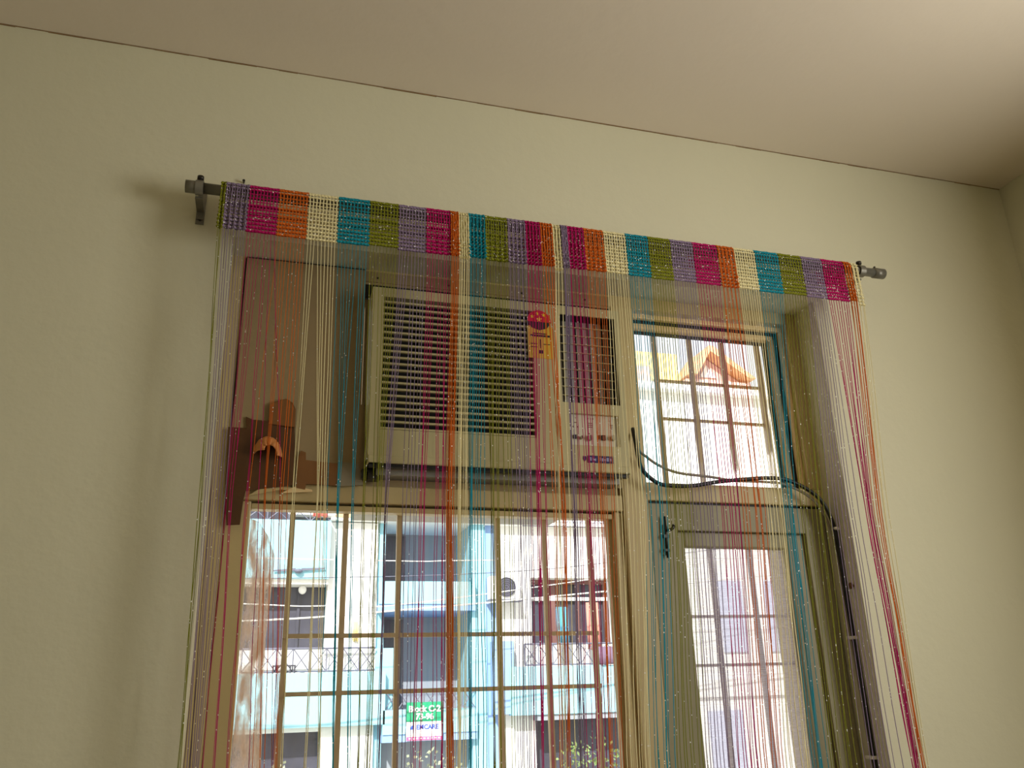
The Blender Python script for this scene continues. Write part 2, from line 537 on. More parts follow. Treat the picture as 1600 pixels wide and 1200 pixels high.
# ------------------------------------------------------------------ window air conditioner
ac = thing('air_conditioner', (0.54, 0.1, 1.975), 'cream window air conditioner with wide louvred front behind the string curtains', 'air conditioner')
B(0.240, 0.850, 0.060, 0.62, 1.976, 2.436).build('casing', M_ACMETAL, ac)
A0, A1, AY, AYB = 0.215, 0.864, 0.020, 0.092
f = MB()
f.box(A0, 0.242, AY, AYB, 1.994, 2.438)                # left border
f.box(0.242, A1, AY, AYB, 2.414, 2.438)                # top border
f.box(0.850, A1, AY, AYB, 1.994, 2.414)                # right border
f.box(0.242, 0.700, AY, AYB, 2.012, 2.074)             # panel under the louvres
f.box(0.622, 0.694, AY, AYB, 2.074, 2.414)             # centre panel
f.box(0.694, 0.700, AY, AYB, 2.074, 2.172)
f.box(0.700, 0.850, AY, AYB, 2.144, 2.172)
f.box(0.700, 0.714, AY, AYB, 2.012, 2.144)
f.box(0.843, 0.850, AY, AYB, 2.012, 2.144)
f.box(0.714, 0.843, AY, AYB, 2.012, 2.062)
fp = f.build('front_panel', M_AC, ac)
B(A0, A1, AY - .004, AYB, 1.994, 2.012).build('bottom_lip', M_AC, ac, bevel=.003)
B(A0 + .004, A1 - .004, 0.026, 0.040, 1.986, 1.994).build('gap_shade', M_BLACK, ac)  # black strip painting the shaded slot below the lip
B(0.242, 0.622, 0.052, 0.058, 2.074, 2.414).build('air_filter', M_ACDARK, ac)
n = 21
pit = (2.414 - 2.074) / n
lv = MB()
lv.v = [(0.242, 0.0215, -.0048), (0.622, 0.0215, -.0048), (0.622, 0.024, .0), (0.242, 0.024, .0), (0.242, 0.048, .0052), (0.622, 0.048, .0052), (0.622, 0.046, .0005), (0.242, 0.046, .0005)]
lv.f = [(0, 1, 2, 3), (3, 2, 5, 4), (4, 5, 6, 7), (7, 6, 1, 0), (0, 3, 4, 7), (1, 6, 5, 2)]
lvm = B(0.242, 0.622, 0.022, 0.030, -.0025, .0025).mesh('louvre', M_AC)
repeat('louvre', lvm, [(0, 0, 2.074 + pit * (i + .5) - .004) for i in range(n)], ac)
vm = B(-.002, .002, 0.040, 0.052, 2.074, 2.414).mesh('grille_rib', M_ACDARK)
repeat('grille_rib', vm, [(0.242 + .38 * i / 4, 0, 0) for i in (1, 2, 3)], ac)
# discharge outlet
oc = MB()
oc.box(0.694, 0.850, 0.085, 0.088, 2.172, 2.414)
oc.build('outlet_cavity', M_ACDARK, ac)
MB().box(0.694, 0.6955, 0.024, 0.086, 2.172, 2.414).box(0.8485, 0.850, 0.024, 0.086, 2.172, 2.414).box(0.694, 0.850, 0.024, 0.086, 2.172, 2.1735).box(0.694, 0.850, 0.024, 0.086, 2.4125, 2.414).build('outlet_lining', M_ACDARK, ac)
om = B(0.696, 0.848, 0.034, 0.040, -.0008, .0008).mesh('outlet_vane', M_AC)
repeat('outlet_vane', om, [(0, 0, 2.196 + .0237 * i) for i in range(9)], ac)
ov = B(-.001, .001, 0.055, 0.08, 2.174, 2.412).mesh('outlet_fin', mat('ac_dark_plastic', srgb(26, 22, 20), .6))
repeat('outlet_fin', ov, [(0.715 + .019 * i, 0, 0) for i in range(7)], ac)
# control panel
cp = B(0.714, 0.843, 0.030, 0.034, 2.062, 2.144).build('control_panel', mat('control_plate', srgb(206, 200, 176), .45), ac)
M_KNOB = mat('control_knob', srgb(176, 164, 134), .4)
M_INK = mat('dark_ink', srgb(30, 28, 34), .5)
for kx, kz, kr in ((0.764, 2.083, .0068), (0.8265, 2.086, .0068), (0.741, 2.083, .004)):
    kb = MB().disc(kx, 0.020, 0.031, kz, kr, 18).build('knob', M_KNOB, cp)
    B(kx - .0009, kx + .0009, 0.019, 0.0215, kz - kr * .9, kz + kr * .9).build('pointer', M_INK, kb)
for kx, kz, sx, sz in ((0.7245, 2.085, .0036, .005), (0.7905, 2.086, .0025, .006), (0.8015, 2.086, .0048, .0066)):
    B(kx - sx, kx + sx, 0.025, 0.031, kz - sz, kz + sz).build('button', M_INK, cp)
w = MB()
for kx, kz, r in ((0.763, 2.135, .0016), (0.7695, 2.135, .0016), (0.776, 2.135, .0016), (0.722, 2.112, .0018), (0.7345, 2.112, .0018), (0.764, 2.0955, .0018),
                  (0.8225, 2.132, .0014), (0.729, 2.135, .0012)):
    w.disc(kx, 0.029, 0.0305, kz, r, 8)
for kx, kz, sx in ((0.768, 2.123, .006), (0.768, 2.118, .007), (0.825, 2.121, .004), (0.825, 2.1165, .003), (0.825, 2.112, .002), (0.729, 2.123, .004), (0.767, 2.113, .006)):
    w.box(kx - sx, kx + sx, 0.029, 0.0303, kz - .001, kz + .001)
w.build('printed_mark', mat('brown_ink', srgb(120, 92, 64), .6), cp)['kind'] = 'stuff'
# maker's plate
bp_ = B(0.752, 0.819, AY - .002, AY + .001, 2.018, 2.036).build('name_plate', mat('navy_plate', srgb(28, 30, 86), .35), ac)
w = MB()
for i, (a, b) in enumerate(((.757, .761), (.763, .766), (.768, .773), (.782, .786), (.788, .793), (.795, .799), (.801, .807), (.809, .813))):
    w.box(a, b, AY - .003, AY - .0015, 2.0225 + .001 * (i % 2), 2.0315 - .0015 * (i % 3))
w.build('pale_mark', mat('pale_ink', srgb(150, 150, 190), .5), bp_)['kind'] = 'stuff'
MB().prism([(0.740, 2.034), (0.7475, 2.034), (0.748, 2.026), (0.743, 2.020), (0.7395, 2.027)], AY - .0015, AY + .001).build('emblem', mat('navy_plate', srgb(28, 30, 86)), ac)
# star energy sticker
st = B(0.607, 0.674, AY - .0012, AY + .0005, 2.284, 2.372).build('energy_sticker', mat('sticker_yellow', srgb(216, 176, 60), .5), ac)
st['label'] = 'yellow energy label with a red half disc on top'
MB().disc(0.640, AY - .0022, AY + .0004, 2.384, .0325, 24, 0.0, PI).build('red_half_disc', mat('sticker_red', srgb(214, 28, 52), .45), st)
MB().prism([(0.6075, 2.384), (0.6725, 2.384), (0.660, 2.367), (0.640, 2.361), (0.620, 2.367)], AY - .0020, AY + .0004).build('black_band', M_INK, st)
def star(w, x, z, r, y0, y1):
    w.prism([(x + (r if i % 2 == 0 else r * .42) * math.sin(PI * i / 5), z + (r if i % 2 == 0 else r * .42) * math.cos(PI * i / 5)) for i in range(10)], y0, y1)
w = MB()
for i in range(3):
    an = PI * (.82 - .25 * i)
    star(w, 0.640 + .022 * math.cos(an), 2.387 + .020 * math.sin(an), .0062, AY - .003, AY - .002)
star(w, 0.640, 2.391, .0085, AY - .003, AY - .002)
w.build('star', mat('star_yellow', srgb(250, 206, 40), .5), st)
w = MB()
w.box(0.615, 0.668, AY - .002, AY - .001, 2.343, 2.348).box(0.622, 0.660, AY - .002, AY - .001, 2.350, 2.353)
w.box(0.637, 0.648, AY - .002, AY - .001, 2.297, 2.306).box(0.6405, 0.6425, AY - .002, AY - .001, 2.312, 2.336)
w.box(0.615, 0.633, AY - .002, AY - .001, 2.322, 2.324).box(0.650, 0.667, AY - .002, AY - .001, 2.322, 2.324).box(0.615, 0.633, AY - .002, AY - .001, 2.313, 2.315)
w.build('printed_line', M_INK, st)['kind'] = 'stuff'
w = MB()                                             # steel bracket under the left corner
w.box(0.208, 0.262, 0.070, 0.092, 1.984, 1.990).box(0.222, 0.250, 0.066, 0.092, 1.966, 1.984).box(0.208, 0.216, 0.066, 0.092, 1.968, 1.990)
tag(w.build('support_bracket', M_DKSTEEL), 'small dark metal bracket under the lower left corner of the air conditioner', 'bracket')

# ------------------------------------------------------------------ tape and cardboard stuffed beside the panel
def sheet(name, poly, y, t, material, wav=0.0, parent=None, seed=1):
    """thin torn sheet: outline, thickness and a little buckling"""
    b = MB().prism(poly, y, y + t)
    r = random.Random(seed)
    k = len(poly)
    for i in range(k):
        j = r.uniform(-wav, 0)
        for q in (i, i + k):
            x_, y_, z_ = b.v[len(b.v) - 2 * k + q]
            b.v[len(b.v) - 2 * k + q] = (x_, y_ + j, z_)
    return b.build(name, material, parent)
tp = thing('packing_tape', (0.0, 0.085, 1.855), 'torn dark brown packing tape patch with a curled bright flap, left of the panel', 'tape')
sheet('tape_patch', [(-0.095, 2.079), (-0.055, 2.078), (-0.059, 2.106), (-0.043, 2.099), (-0.007, 2.098), (0.050, 2.100), (0.056, 2.03), (0.061, 1.951), (0.045, 1.947), (-0.037, 1.934), (-0.090, 1.925)], 0.0845, .002, M_TAPE, .003, tp, 5)
sheet('tape_flap', [(-0.006, 2.090), (-0.006, 2.137), (0.010, 2.146), (0.028, 2.154), (0.043, 2.144), (0.051, 2.129), (0.052, 2.085)], 0.080, .002, M_CARD, .004, tp, 9)
sheet('tape_strip', [(-0.090, 1.93), (-0.045, 1.934), (-0.049, 1.91), (-0.052, 1.856), (-0.080, 1.854)], 0.0825, .002, M_TAPE, .002, tp, 11)
# curled lip: a bulging flap bent out of the patch, open below
w = MB()
nu, nv = 18, 9
for j in range(nv + 1):
    t = j / nv
    for i in range(nu + 1):
        a = PI * (1.04 - 1.02 * i / nu)
        k = math.cos(t * PI / 2 * .92)
        sk = .012 * (1 - math.sin(a))
        x_ = -0.004 + .031 * math.cos(a) * (.35 + .65 * k) + .006 * t
        z_ = 2.022 + .040 * math.sin(a) * (.22 + .78 * k) - .016 * (i / nu) ** 2
        y_ = 0.083 - .034 * math.sin(t * PI / 2) + .003 * math.sin(i * 1.9 + j)
        w.v.append((x_, y_, z_))
for j in range(nv):
    for i in range(nu):
        n_ = j * (nu + 1) + i
        w.f.append((n_, n_ + 1, n_ + nu + 2, n_ + nu + 1))
cu_ = w.build('curled_flap', M_CURL_LIT, tp, smooth=True)
so = cu_.modifiers.new('thickness', 'SOLIDIFY')
so.thickness = .0012
tag(sheet('cardboard_strip', [(0.060, 2.005), (0.069, 2.031), (0.080, 2.027), (0.081, 2.009), (0.153, 2.004), (0.152, 1.952), (0.085, 1.953), (0.083, 1.940), (0.064, 1.943)], 0.083, .004, M_CARD, .001, None, 3),
    'short brown cardboard strip along the bottom of the beige board', 'cardboard')
tag(sheet('foam_strip', [(0.1535, 2.009), (0.201, 2.006), (0.214, 1.956), (0.1535, 1.950)], 0.083, .005, M_GREYTAPE, 0, None, 3),
    'grey foam strip between the cardboard and the air conditioner', 'foam strip')
M_FILM = see_through('dirty_film', srgb(222, 200, 180), 9.0, (6, 1, 1.6), 0.36, 0.66, 0.18)
tag(sheet('peeling_film', [(-0.031, 1.879), (-0.012, 1.872), (0.010, 1.84), (0.028, 1.794), (0.024, 1.70), (0.020, 1.615), (0.028, 1.373), (0.030, 1.0), (-0.031, 1.0)], 0.1275, .001, M_FILM, 0, None, 3),
    'stained peeling film along the left edge of the lower window glass', 'film')

tt = thing('torn_tape', (0.0, 0.088, 1.926), 'crumpled cream tape scraps on the frame under the brown tape', 'tape')
sheet('scrap', [(-0.040, 1.922), (0.030, 1.938), (0.070, 1.936), (0.068, 1.943), (0.020, 1.946), (-0.020, 1.936)], 0.0875, .002, M_FRAME, .004, tt, 15)
sheet('scrap', [(0.030, 1.930), (0.100, 1.936), (0.098, 1.941), (0.060, 1.946), (0.045, 1.938)], 0.0850, .002, M_SASH_LIT, .003, tt, 17)
tag(MB().tube([(-0.1065, -.012, 2.67), (-0.1065, .0, 2.67)], [.0035, .0018], 8).build('wall_nail', M_DKSTEEL), 'tiny nail in the cream wall just above the lavender block', 'nail')
tag(MB().tube([(1.469, .030, 1.727), (1.464, .030, 1.727), (1.461, .030, 1.727)], [.004, .005, .0085], 12).build('wall_peg', M_CARD, smooth=True), 'small brown peg on the right reveal beside the black cable', 'peg')

# ------------------------------------------------------------------ cables
blk = [(0.905, 0.075, 2.13), (0.898, 0.050, 2.088), (0.905, 0.045, 2.021), (0.938, 0.05, 1.989), (0.972, 0.05, 1.977), (1.044, 0.05, 1.978), (1.119, 0.05, 1.991), (1.196, 0.05, 2.001), (1.273, 0.05, 2.008), (1.331, 0.05, 2.005), (1.391, 0.05, 1.981), (1.431, 0.05, 1.948), (1.452, 0.05, 1.897), (1.4605, 0.052, 1.837), (1.4630, 0.055, 1.673), (1.4630, 0.050, 1.548), (1.4630, 0.048, 1.318), (1.4630, 0.048, 0.9)]
tag(MB().tube(smooth_path(blk), .0054, 8).build('power_cable', M_BLACK, smooth=True), 'thick black cable arching over the door and down the right reveal', 'cable')
gry = [(0.912, 0.078, 2.12), (0.909, 0.060, 2.072), (0.930, 0.052, 2.047), (0.959, 0.05, 2.028), (1.011, 0.05, 2.011), (1.102, 0.05, 2.004), (1.177, 0.062, 2.000), (1.273, 0.062, 2.000), (1.331, 0.062, 1.996), (1.391, 0.062, 1.971), (1.428, 0.062, 1.938), (1.450, 0.064, 1.89), (1.462, 0.066, 1.82), (1.4645, 0.067, 1.67), (1.4645, 0.063, 1.54), (1.4645, 0.060, 1.318), (1.4645, 0.060, 0.9)]
tag(MB().tube(smooth_path(gry), .0036, 8).build('thin_cable', M_GREYW, smooth=True), 'thin beige cable sagging beside the black one', 'cable')
for cz, cy, wh in ((1.878, .052, 'top'), (1.600, .053, 'middle'), (1.320, .049, 'bottom')):
    w = MB().box(1.4535, 1.469, cy - .008, cy + .020, cz - .004, cz + .004)
    w.box(1.4505, 1.456, cy - .012, cy - .004, cz - .003, cz + .003)
    tag(w.build('cable_clip', M_CLIP, bevel=.001), 'white plastic cable clip on the right reveal, %s one of three' % wh, 'clip', 'cable clips on the right reveal')

# ------------------------------------------------------------------ curtain rod and brackets
RY, RZ, RR = -0.08, 2.592, 0.0125
rod = thing('curtain_rod', (0.715, RY, RZ), 'grey steel curtain rod above the window bay', 'curtain rod')
MB().tube([(-0.205, RY, RZ), (1.635, RY, RZ)], RR, 20).build('tube', M_STEEL, rod, smooth=True)
MB().tube([(-0.226, RY, RZ), (-0.190, RY, RZ)], RR + .0022, 20).build('end_cap', M_STEEL, rod, smooth=True)
MB().tube([(1.622, RY, RZ), (1.656, RY, RZ)], RR + .0025, 20).build('end_cap', M_STEEL, rod, smooth=True)
MB().tube([(1.630, RY, RZ + RR), (1.630, RY, RZ + RR + .008)], .0030, 10).build('cap_screw', M_DKSTEEL, rod)
def bracket(x, label):
    b = thing('curtain_bracket', (x, 0, RZ - .09), label, 'bracket', 'curtain rod brackets')
    MB().box(x - .0095, x + .0095, -0.004, 0.0, RZ - .050, RZ + .045).build('wall_plate', M_STEEL, b, bevel=.001)
    MB().box(x - .0085, x + .0085, -0.070, -0.003, RZ - .022, RZ - .0165).box(x - .0085, x + .0085, -0.010, -0.003, RZ - .040, RZ - .0165).build('arm', M_STEEL, b, bevel=.001)
    w = MB()
    nn = 28
    for k in range(nn):
        an = 2 * PI * k / nn
        for (rr, xx) in ((RR + .0018, x - .0085), (RR + .0048, x - .0085), (RR + .0048, x + .0085), (RR + .0018, x + .0085)):
            w.v.append((xx, RY + rr * math.cos(an), RZ + rr * math.sin(an)))
    for k in range(nn):
        j = (k + 1) % nn
        for q in range(4):
            w.f.append((4 * k + q, 4 * j + q, 4 * j + (q + 1) % 4, 4 * k + (q + 1) % 4))
    w.build('ring', M_STEEL, b)
    MB().tube([(x, RY, RZ + RR + .004), (x, RY, RZ + RR + .010)], .004, 10).build('screw', M_DKSTEEL, b)
    MB().tube([(x, RY, RZ + RR + .009), (x, RY, RZ + RR + .017)], .0075, 12).build('thumb_screw', M_DKSTEEL, b, smooth=True)
    MB().disc(x, -0.0056, -0.003, RZ - .040, .003, 10).build('wall_screw', M_DKSTEEL, b)
    return b
bracket(-0.196, 'steel rod bracket left of the green curtain edge')
bracket(1.578, 'steel rod bracket at the right end of the rod')

# ------------------------------------------------------------------ string curtains (crocheted colour blocks with hanging strings)
CURTAIN_0 = [
    ('green', -0.1489, -0.1379, [(-0.1250,-0.1188), (-0.1226,-0.1166), (-0.1285,-0.1133)]),
    ('lavender', -0.1379, -0.0877, [(-0.1166,-0.1068), (-0.1130,-0.1025), (-0.1082,-0.0992), (-0.1058,-0.0970), (-0.1022,-0.0938), (-0.0974,-0.0916), (-0.0914,-0.0883), (-0.0854,-0.0850), (-0.0793,-0.0828)]),
    ('magenta', -0.0877, -0.0211, [(-0.0769,-0.0784), (-0.0769,-0.0774), (-0.0696,-0.0564), (-0.0672,-0.0553), (-0.0660,-0.0542), (-0.0391,-0.0354), (-0.0379,-0.0331), (-0.0145,0.0038), (0.0278,0.0481)]),
    ('orange', -0.0211, 0.0453, [(-0.0367,-0.0320), (-0.0046,0.0106), (-0.0033,0.0242), (-0.0021,0.0253), (0.0116,0.0322), (0.0153,0.0458), (0.0278,0.0493), (0.0316,0.0516), (0.0404,0.0539)]),
    ('cream', 0.0453, 0.1144, [(0.0518,0.0607), (0.0530,0.0619), (0.0543,0.0630), (0.1002,0.1024), (0.1015,0.1035), (0.1027,0.1059), (0.1079,0.1281), (0.1143,0.1304), (0.1182,0.1316)]),
    ('teal', 0.1144, 0.1879, [(0.1221,0.1304), (0.1415,0.1540), (0.1428,0.1552), (0.1441,0.1564), (0.1415,0.1564), (0.1441,0.1552), (0.1703,0.1826), (0.1716,0.1838), (0.1742,0.1862)]),
    ('green', 0.1879, 0.2567, [(0.1940,0.2006), (0.1954,0.2018), (0.1993,0.2030), (0.2153,0.2150), (0.2220,0.2174), (0.2233,0.2186), (0.2246,0.2198), (0.2273,0.2223), (0.2313,0.2235)]),
    ('lavender', 0.2567, 0.3236, [(0.2407,0.2393), (0.2421,0.2405), (0.2434,0.2417), (0.2447,0.2429), (0.2786,0.2760), (0.2854,0.2834), (0.2936,0.2908), (0.3018,0.3007), (0.3072,0.3044)]),
    ('magenta', 0.3236, 0.3838, [(0.3155,0.3069), (0.3182,0.3106), (0.3237,0.3206), (0.3251,0.3219), (0.3501,0.3432), (0.3528,0.3507), (0.3640,0.3621), (0.3654,0.3633), (0.3710,0.3659)]),
    ('orange', 0.3838, 0.4030, [(0.3724,0.3747), (0.3752,0.3760), (0.3766,0.3786), (0.3780,0.3798), (0.3794,0.3811), (0.3808,0.3824), (0.3822,0.3836), (0.3836,0.3849), (0.3864,0.3862)]),
    ('cream', 0.4030, 0.4288, [(0.3921,0.3913), (0.3977,0.3951), (0.3991,0.3964), (0.4005,0.3977), (0.4033,0.3990), (0.4062,0.4002), (0.4090,0.4015), (0.4133,0.4067), (0.4175,0.4105)]),
    ('teal', 0.4288, 0.4694, [(0.4232,0.4169), (0.4246,0.4182), (0.4261,0.4195), (0.4275,0.4208), (0.4289,0.4208), (0.4360,0.4324), (0.4418,0.4376), (0.4475,0.4467), (0.4547,0.4519)]),
    ('green', 0.4694, 0.5269, [(0.4719,0.4675), (0.4734,0.4688), (0.4748,0.4701), (0.4763,0.4701), (0.4850,0.4806), (0.4908,0.4845), (0.5010,0.4911), (0.5156,0.5069), (0.5199,0.5136)]),
    ('lavender', 0.5269, 0.5736, [(0.5229,0.5189), (0.5317,0.5229), (0.5391,0.5295), (0.5420,0.5322), (0.5464,0.5362), (0.5538,0.5429), (0.5583,0.5455), (0.5627,0.5536), (0.5672,0.5589)]),
    ('magenta', 0.5736, 0.6124, [(0.5642,0.5522), (0.5776,0.5670), (0.5791,0.5684), (0.5806,0.5697), (0.5821,0.5711), (0.5836,0.5724), (0.5866,0.5724), (0.5986,0.5913), (0.6001,0.5927)]),
    ('orange', 0.6124, 0.6447, [(0.6151,0.6063), (0.6211,0.6104), (0.6363,0.6186), (0.6393,0.6227), (0.6408,0.6241), (0.6424,0.6254), (0.6439,0.6268), (0.6454,0.6282), (0.6393,0.6309)]),
    ('cream', 0.6447, 0.6652, [(0.6211,0.6077), (0.6257,0.6131), (0.6287,0.6172), (0.6317,0.6200), (0.6530,0.6392)]),
]
CURTAIN_1 = [
    ('lavender', 0.6687, 0.6842, [(0.6622,0.6488), (0.6637,0.6502), (0.6653,0.6516), (0.6668,0.6530), (0.6683,0.6557), (0.6699,0.6571), (0.6714,0.6585)]),
    ('magenta', 0.6842, 0.7293, [(0.6806,0.6613), (0.6837,0.6641), (0.6960,0.6752), (0.7007,0.6849), (0.7022,0.6877), (0.7038,0.6891), (0.7100,0.6933), (0.7162,0.7017), (0.7224,0.7073)]),
    ('orange', 0.7293, 0.7837, [(0.7286,0.7130), (0.7302,0.7144), (0.7317,0.7158), (0.7349,0.7172), (0.7364,0.7186), (0.7396,0.7200), (0.7474,0.7299), (0.7568,0.7384), (0.7647,0.7469)]),
    ('cream', 0.7837, 0.8461, [(0.7694,0.7526), (0.7789,0.7597), (0.7884,0.7669), (0.7980,0.7726), (0.8075,0.7797), (0.8171,0.7869), (0.8252,0.7927), (0.8316,0.7985), (0.8380,0.8042)]),
    ('teal', 0.8461, 0.9095, [(0.8396,0.8071), (0.8461,0.8158), (0.8525,0.8202), (0.8590,0.8260), (0.8671,0.8333), (0.8753,0.8391), (0.8818,0.8449), (0.8883,0.8508), (0.8965,0.8625)]),
    ('green', 0.9095, 0.9739, [(0.9014,0.8684), (0.9080,0.8773), (0.9146,0.8832), (0.9212,0.8906), (0.9278,0.8980), (0.9361,0.9069), (0.9444,0.9159), (0.9510,0.9248), (0.9610,0.9353)]),
    ('lavender', 0.9739, 1.0393, [(0.9560,0.9338), (0.9643,0.9429), (0.9744,0.9519), (0.9828,0.9579), (0.9912,0.9670), (0.9996,0.9746), (1.0081,0.9837), (1.0165,0.9913), (1.0250,0.9990)]),
    ('magenta', 1.0393, 1.1116, [(1.0352,1.0066), (1.0420,1.0128), (1.0472,1.0189), (1.0557,1.0266), (1.0626,1.0343), (1.0729,1.0420), (1.0798,1.0513), (1.0816,1.0529), (1.0885,1.0591)]),
    ('orange', 1.1116, 1.1617, [(1.0937,1.0622), (1.1006,1.0716), (1.1110,1.0778), (1.1250,1.0888), (1.1320,1.0998), (1.1390,1.1045), (1.1408,1.1076), (1.1460,1.1108), (1.1531,1.1155)]),
    ('cream', 1.1617, 1.2262, [(1.1601,1.1250), (1.1672,1.1345), (1.1743,1.1441), (1.1814,1.1537), (1.1885,1.1632), (1.1956,1.1729), (1.1974,1.1761), (1.1992,1.1793), (1.2045,1.1841)]),
    ('teal', 1.2262, 1.2998, [(1.2099,1.1922), (1.2171,1.2003), (1.2224,1.2084), (1.2242,1.2100), (1.2260,1.2116), (1.2278,1.2132), (1.2314,1.2148), (1.2350,1.2181), (1.2441,1.2311)]),
    ('green', 1.2998, 1.3726, [(1.2531,1.2377), (1.2622,1.2458), (1.2731,1.2540), (1.2822,1.2639), (1.2913,1.2738), (1.3023,1.2837), (1.3134,1.2936), (1.3244,1.3069), (1.3355,1.3203)]),
    ('lavender', 1.3726, 1.4383, [(1.3411,1.3287), (1.3522,1.3404), (1.3616,1.3505), (1.3709,1.3606), (1.3803,1.3708), (1.3896,1.3810), (1.3991,1.3912), (1.4104,1.4048), (1.4217,1.4254)]),
    ('magenta', 1.4383, 1.5093, [(1.4388,1.4461), (1.4446,1.4530), (1.4465,1.4548), (1.4484,1.4565), (1.4522,1.4600), (1.4541,1.4617), (1.4560,1.4634), (1.4598,1.4669), (1.4675,1.4704)]),
    ('orange', 1.5093, 1.5347, [(1.4694,1.4721), (1.4733,1.4739), (1.4771,1.4756), (1.4810,1.4791), (1.4848,1.4808), (1.4887,1.4826)]),
    ('cream', 1.5347, 1.5580, [(1.4926,1.4826), (1.4964,1.4861), (1.5022,1.4878), (1.5080,1.4913)]),
]


YF, YBK = -0.0965, -0.0635
def profile():
    """the header band over the rod: from the back seam up, over the top and down the front (y, z)"""
    p = [(YBK, 2.548), (YBK, 2.570)]
    for i in range(7):
        a = PI * i / 6
        p.append((RY + (RR + .0042) * math.cos(a), RZ + .002 + (RR + .0042) * math.sin(a)))
    for k in range(11):
        p.append((YF, 2.583 - .0096 * k))
    return p
PROF = profile()

def curtain(table, label, cx, seed):
    r = random.Random(seed)
    root = thing('string_curtain', (cx, RY, 0.55), label, 'curtain', 'string curtains on the rod')
    for bi, (cname, x0, x1, targets) in enumerate(table):
        nc = len(targets)
        wid = x1 - x0
        nat = .0072 * nc
        gath = min(.0095, math.sqrt(max(0.0, nat * nat - wid * wid)) / nc * .8)   # gathered blocks zigzag in depth
        cols = []
        for i in range(nc):
            xx = x0 + wid * (i + .5) / nc
            yo = gath * (1 if i % 2 else -1) * (.6 + .4 * r.random()) - gath * .6
            cols.append((xx, yo))
        drop = r.uniform(-.003, .004) + (.010 if cname == 'cream' and wid < .03 else 0)
        w = MB()
        npf = len(PROF)
        def pt(i, k):
            xx, yo = cols[i]
            y_, z_ = PROF[k]
            fr = max(0.0, (k - 5) / (npf - 6))
            return (xx + .0006 * math.sin(k * 2.1 + i), y_ + yo * (.25 + .75 * fr) + .0008 * math.sin(k * 2.6 + i * 1.7), z_ - drop * fr)
        for i in range(nc):
            w.tube([pt(i, k) for k in range(npf)], [.0011 if k < 8 else .0018 for k in range(npf)], 4)
        for k in range(npf):
            row = [pt(i, k) for i in range(nc)]
            row = [(x0, row[0][1], row[0][2])] + row + [(x1, row[-1][1], row[-1][2])]
            fine = []
            for a, b in zip(row[:-1], row[1:]):
                fine.append(a)
                fine.append(((a[0] + b[0]) / 2, (a[1] + b[1]) / 2 - .0007, (a[2] + b[2]) / 2 - .0009))
            fine.append(row[-1])
            rad = .0022 if k < 9 else (.0013 if k < 12 else (.0020 if k < 16 else .0034))
            if cname == 'cream':
                rad *= .85
            w.tube(fine, rad, 4)
        hb = w.build('header_block', YARN[cname], root)
        hb['label'] = 'crocheted %s block of the curtain header' % cname
        # hanging strings
        w = MB()
        for i, (xa, xb) in enumerate(targets):
            top = pt(i, npf - 1)
            pts = []
            n1 = 26
            za, zb, ze = 1.866, 1.352, 0.55
            xe = xb + (xb - xa) * .4
            ph, fq, am = r.uniform(0, 6.28), r.uniform(8, 20), r.uniform(.0004, .0016)
            yo = r.uniform(-.006, .006)
            for q in range(n1 + 1):
                z = top[2] + (ze - top[2]) * q / n1
                if z > za:
                    t = (top[2] - z) / (top[2] - za)
                    x = top[0] + (xa - top[0]) * (t * .75 + .25 * t * t * (3 - 2 * t))
                elif z > zb:
                    x = xa + (xb - xa) * (za - z) / (za - zb)
                else:
                    x = xb + (xe - xb) * (zb - z) / (zb - ze)
                e = min(1.0, q / 6)
                pts.append((x + am * e * math.sin(z * fq + ph), top[1] * (1 - e) + (YF + yo) * e + am * e * math.cos(z * fq * .8 + ph), z))
            w.tube(pts, r.uniform(.00072, .00105), 4, cap=False)
        fr_ = w.build('string_fringe', YARN[cname], root)
        fr_['kind'] = 'stuff'
        fr_['label'] = '%s strings with silver flecks' % cname
    return root
curtain(CURTAIN_0, 'multicoloured string curtain on the left half of the rod, starting with a green edge', 0.25, 21)
curtain(CURTAIN_1, 'multicoloured string curtain on the right half of the rod, ending in cream strings', 1.1, 22)

# ------------------------------------------------------------------ outside: the block across the street
M_WHITE = mat('white_render', srgb(236, 236, 232), 0.9, var=0.04, vscale=0.8)
M_CYAN = mat('pale_blue_render', srgb(150, 204, 220), 0.9, var=0.05, vscale=0.8)
M_BLUE = mat('blue_render', srgb(140, 172, 220), 0.9, var=0.05, vscale=0.8)
M_GREYR = mat('grey_render', srgb(150, 156, 166), 0.9, var=0.1, vscale=0.9)
M_DARKW = mat('dark_glazing', srgb(74, 74, 88), 0.35, var=0.35, vscale=2.5)
M_RAIL = mat('grey_railing', srgb(104, 106, 124), 0.5)
M_BROWN = mat('brown_window_frame', srgb(120, 84, 80), 0.5)
M_GROUND = mat('street', srgb(200, 194, 182), 0.9, var=0.15, vscale=0.5)
M_ORANGE = mat('orange_tile_lit_edge', srgb(238, 190, 142), 0.8, var=0.2, vscale=3)
M_YELLOW = mat('yellow_render', srgb(244, 222, 150), 0.9, var=0.06, vscale=1)
M_PINK = mat('pink_render', srgb(222, 186, 170), 0.9, var=0.1, vscale=1)
GZ = -3.3
struct(B(-40, 60, WT + .05, 70, GZ - .3, GZ).build('ground', M_GROUND), 'pale street ground below the window', 'ground')
FY = 17.0
ab = thing('apartment_building', (3.0, FY, GZ), 'white and pale blue apartment block with balconies seen through the lower window', 'building')
def part(name, m_, x0, x1, z0, z1, y0=FY, y1=FY + .3, parent=ab):
    return B(x0, x1, y0, y1, z0, z1).build(name, m_, parent)
part('rear_wall', M_GREYR, -4.0, 8.5, GZ, 9.0, FY + 1.5, FY + 1.9)
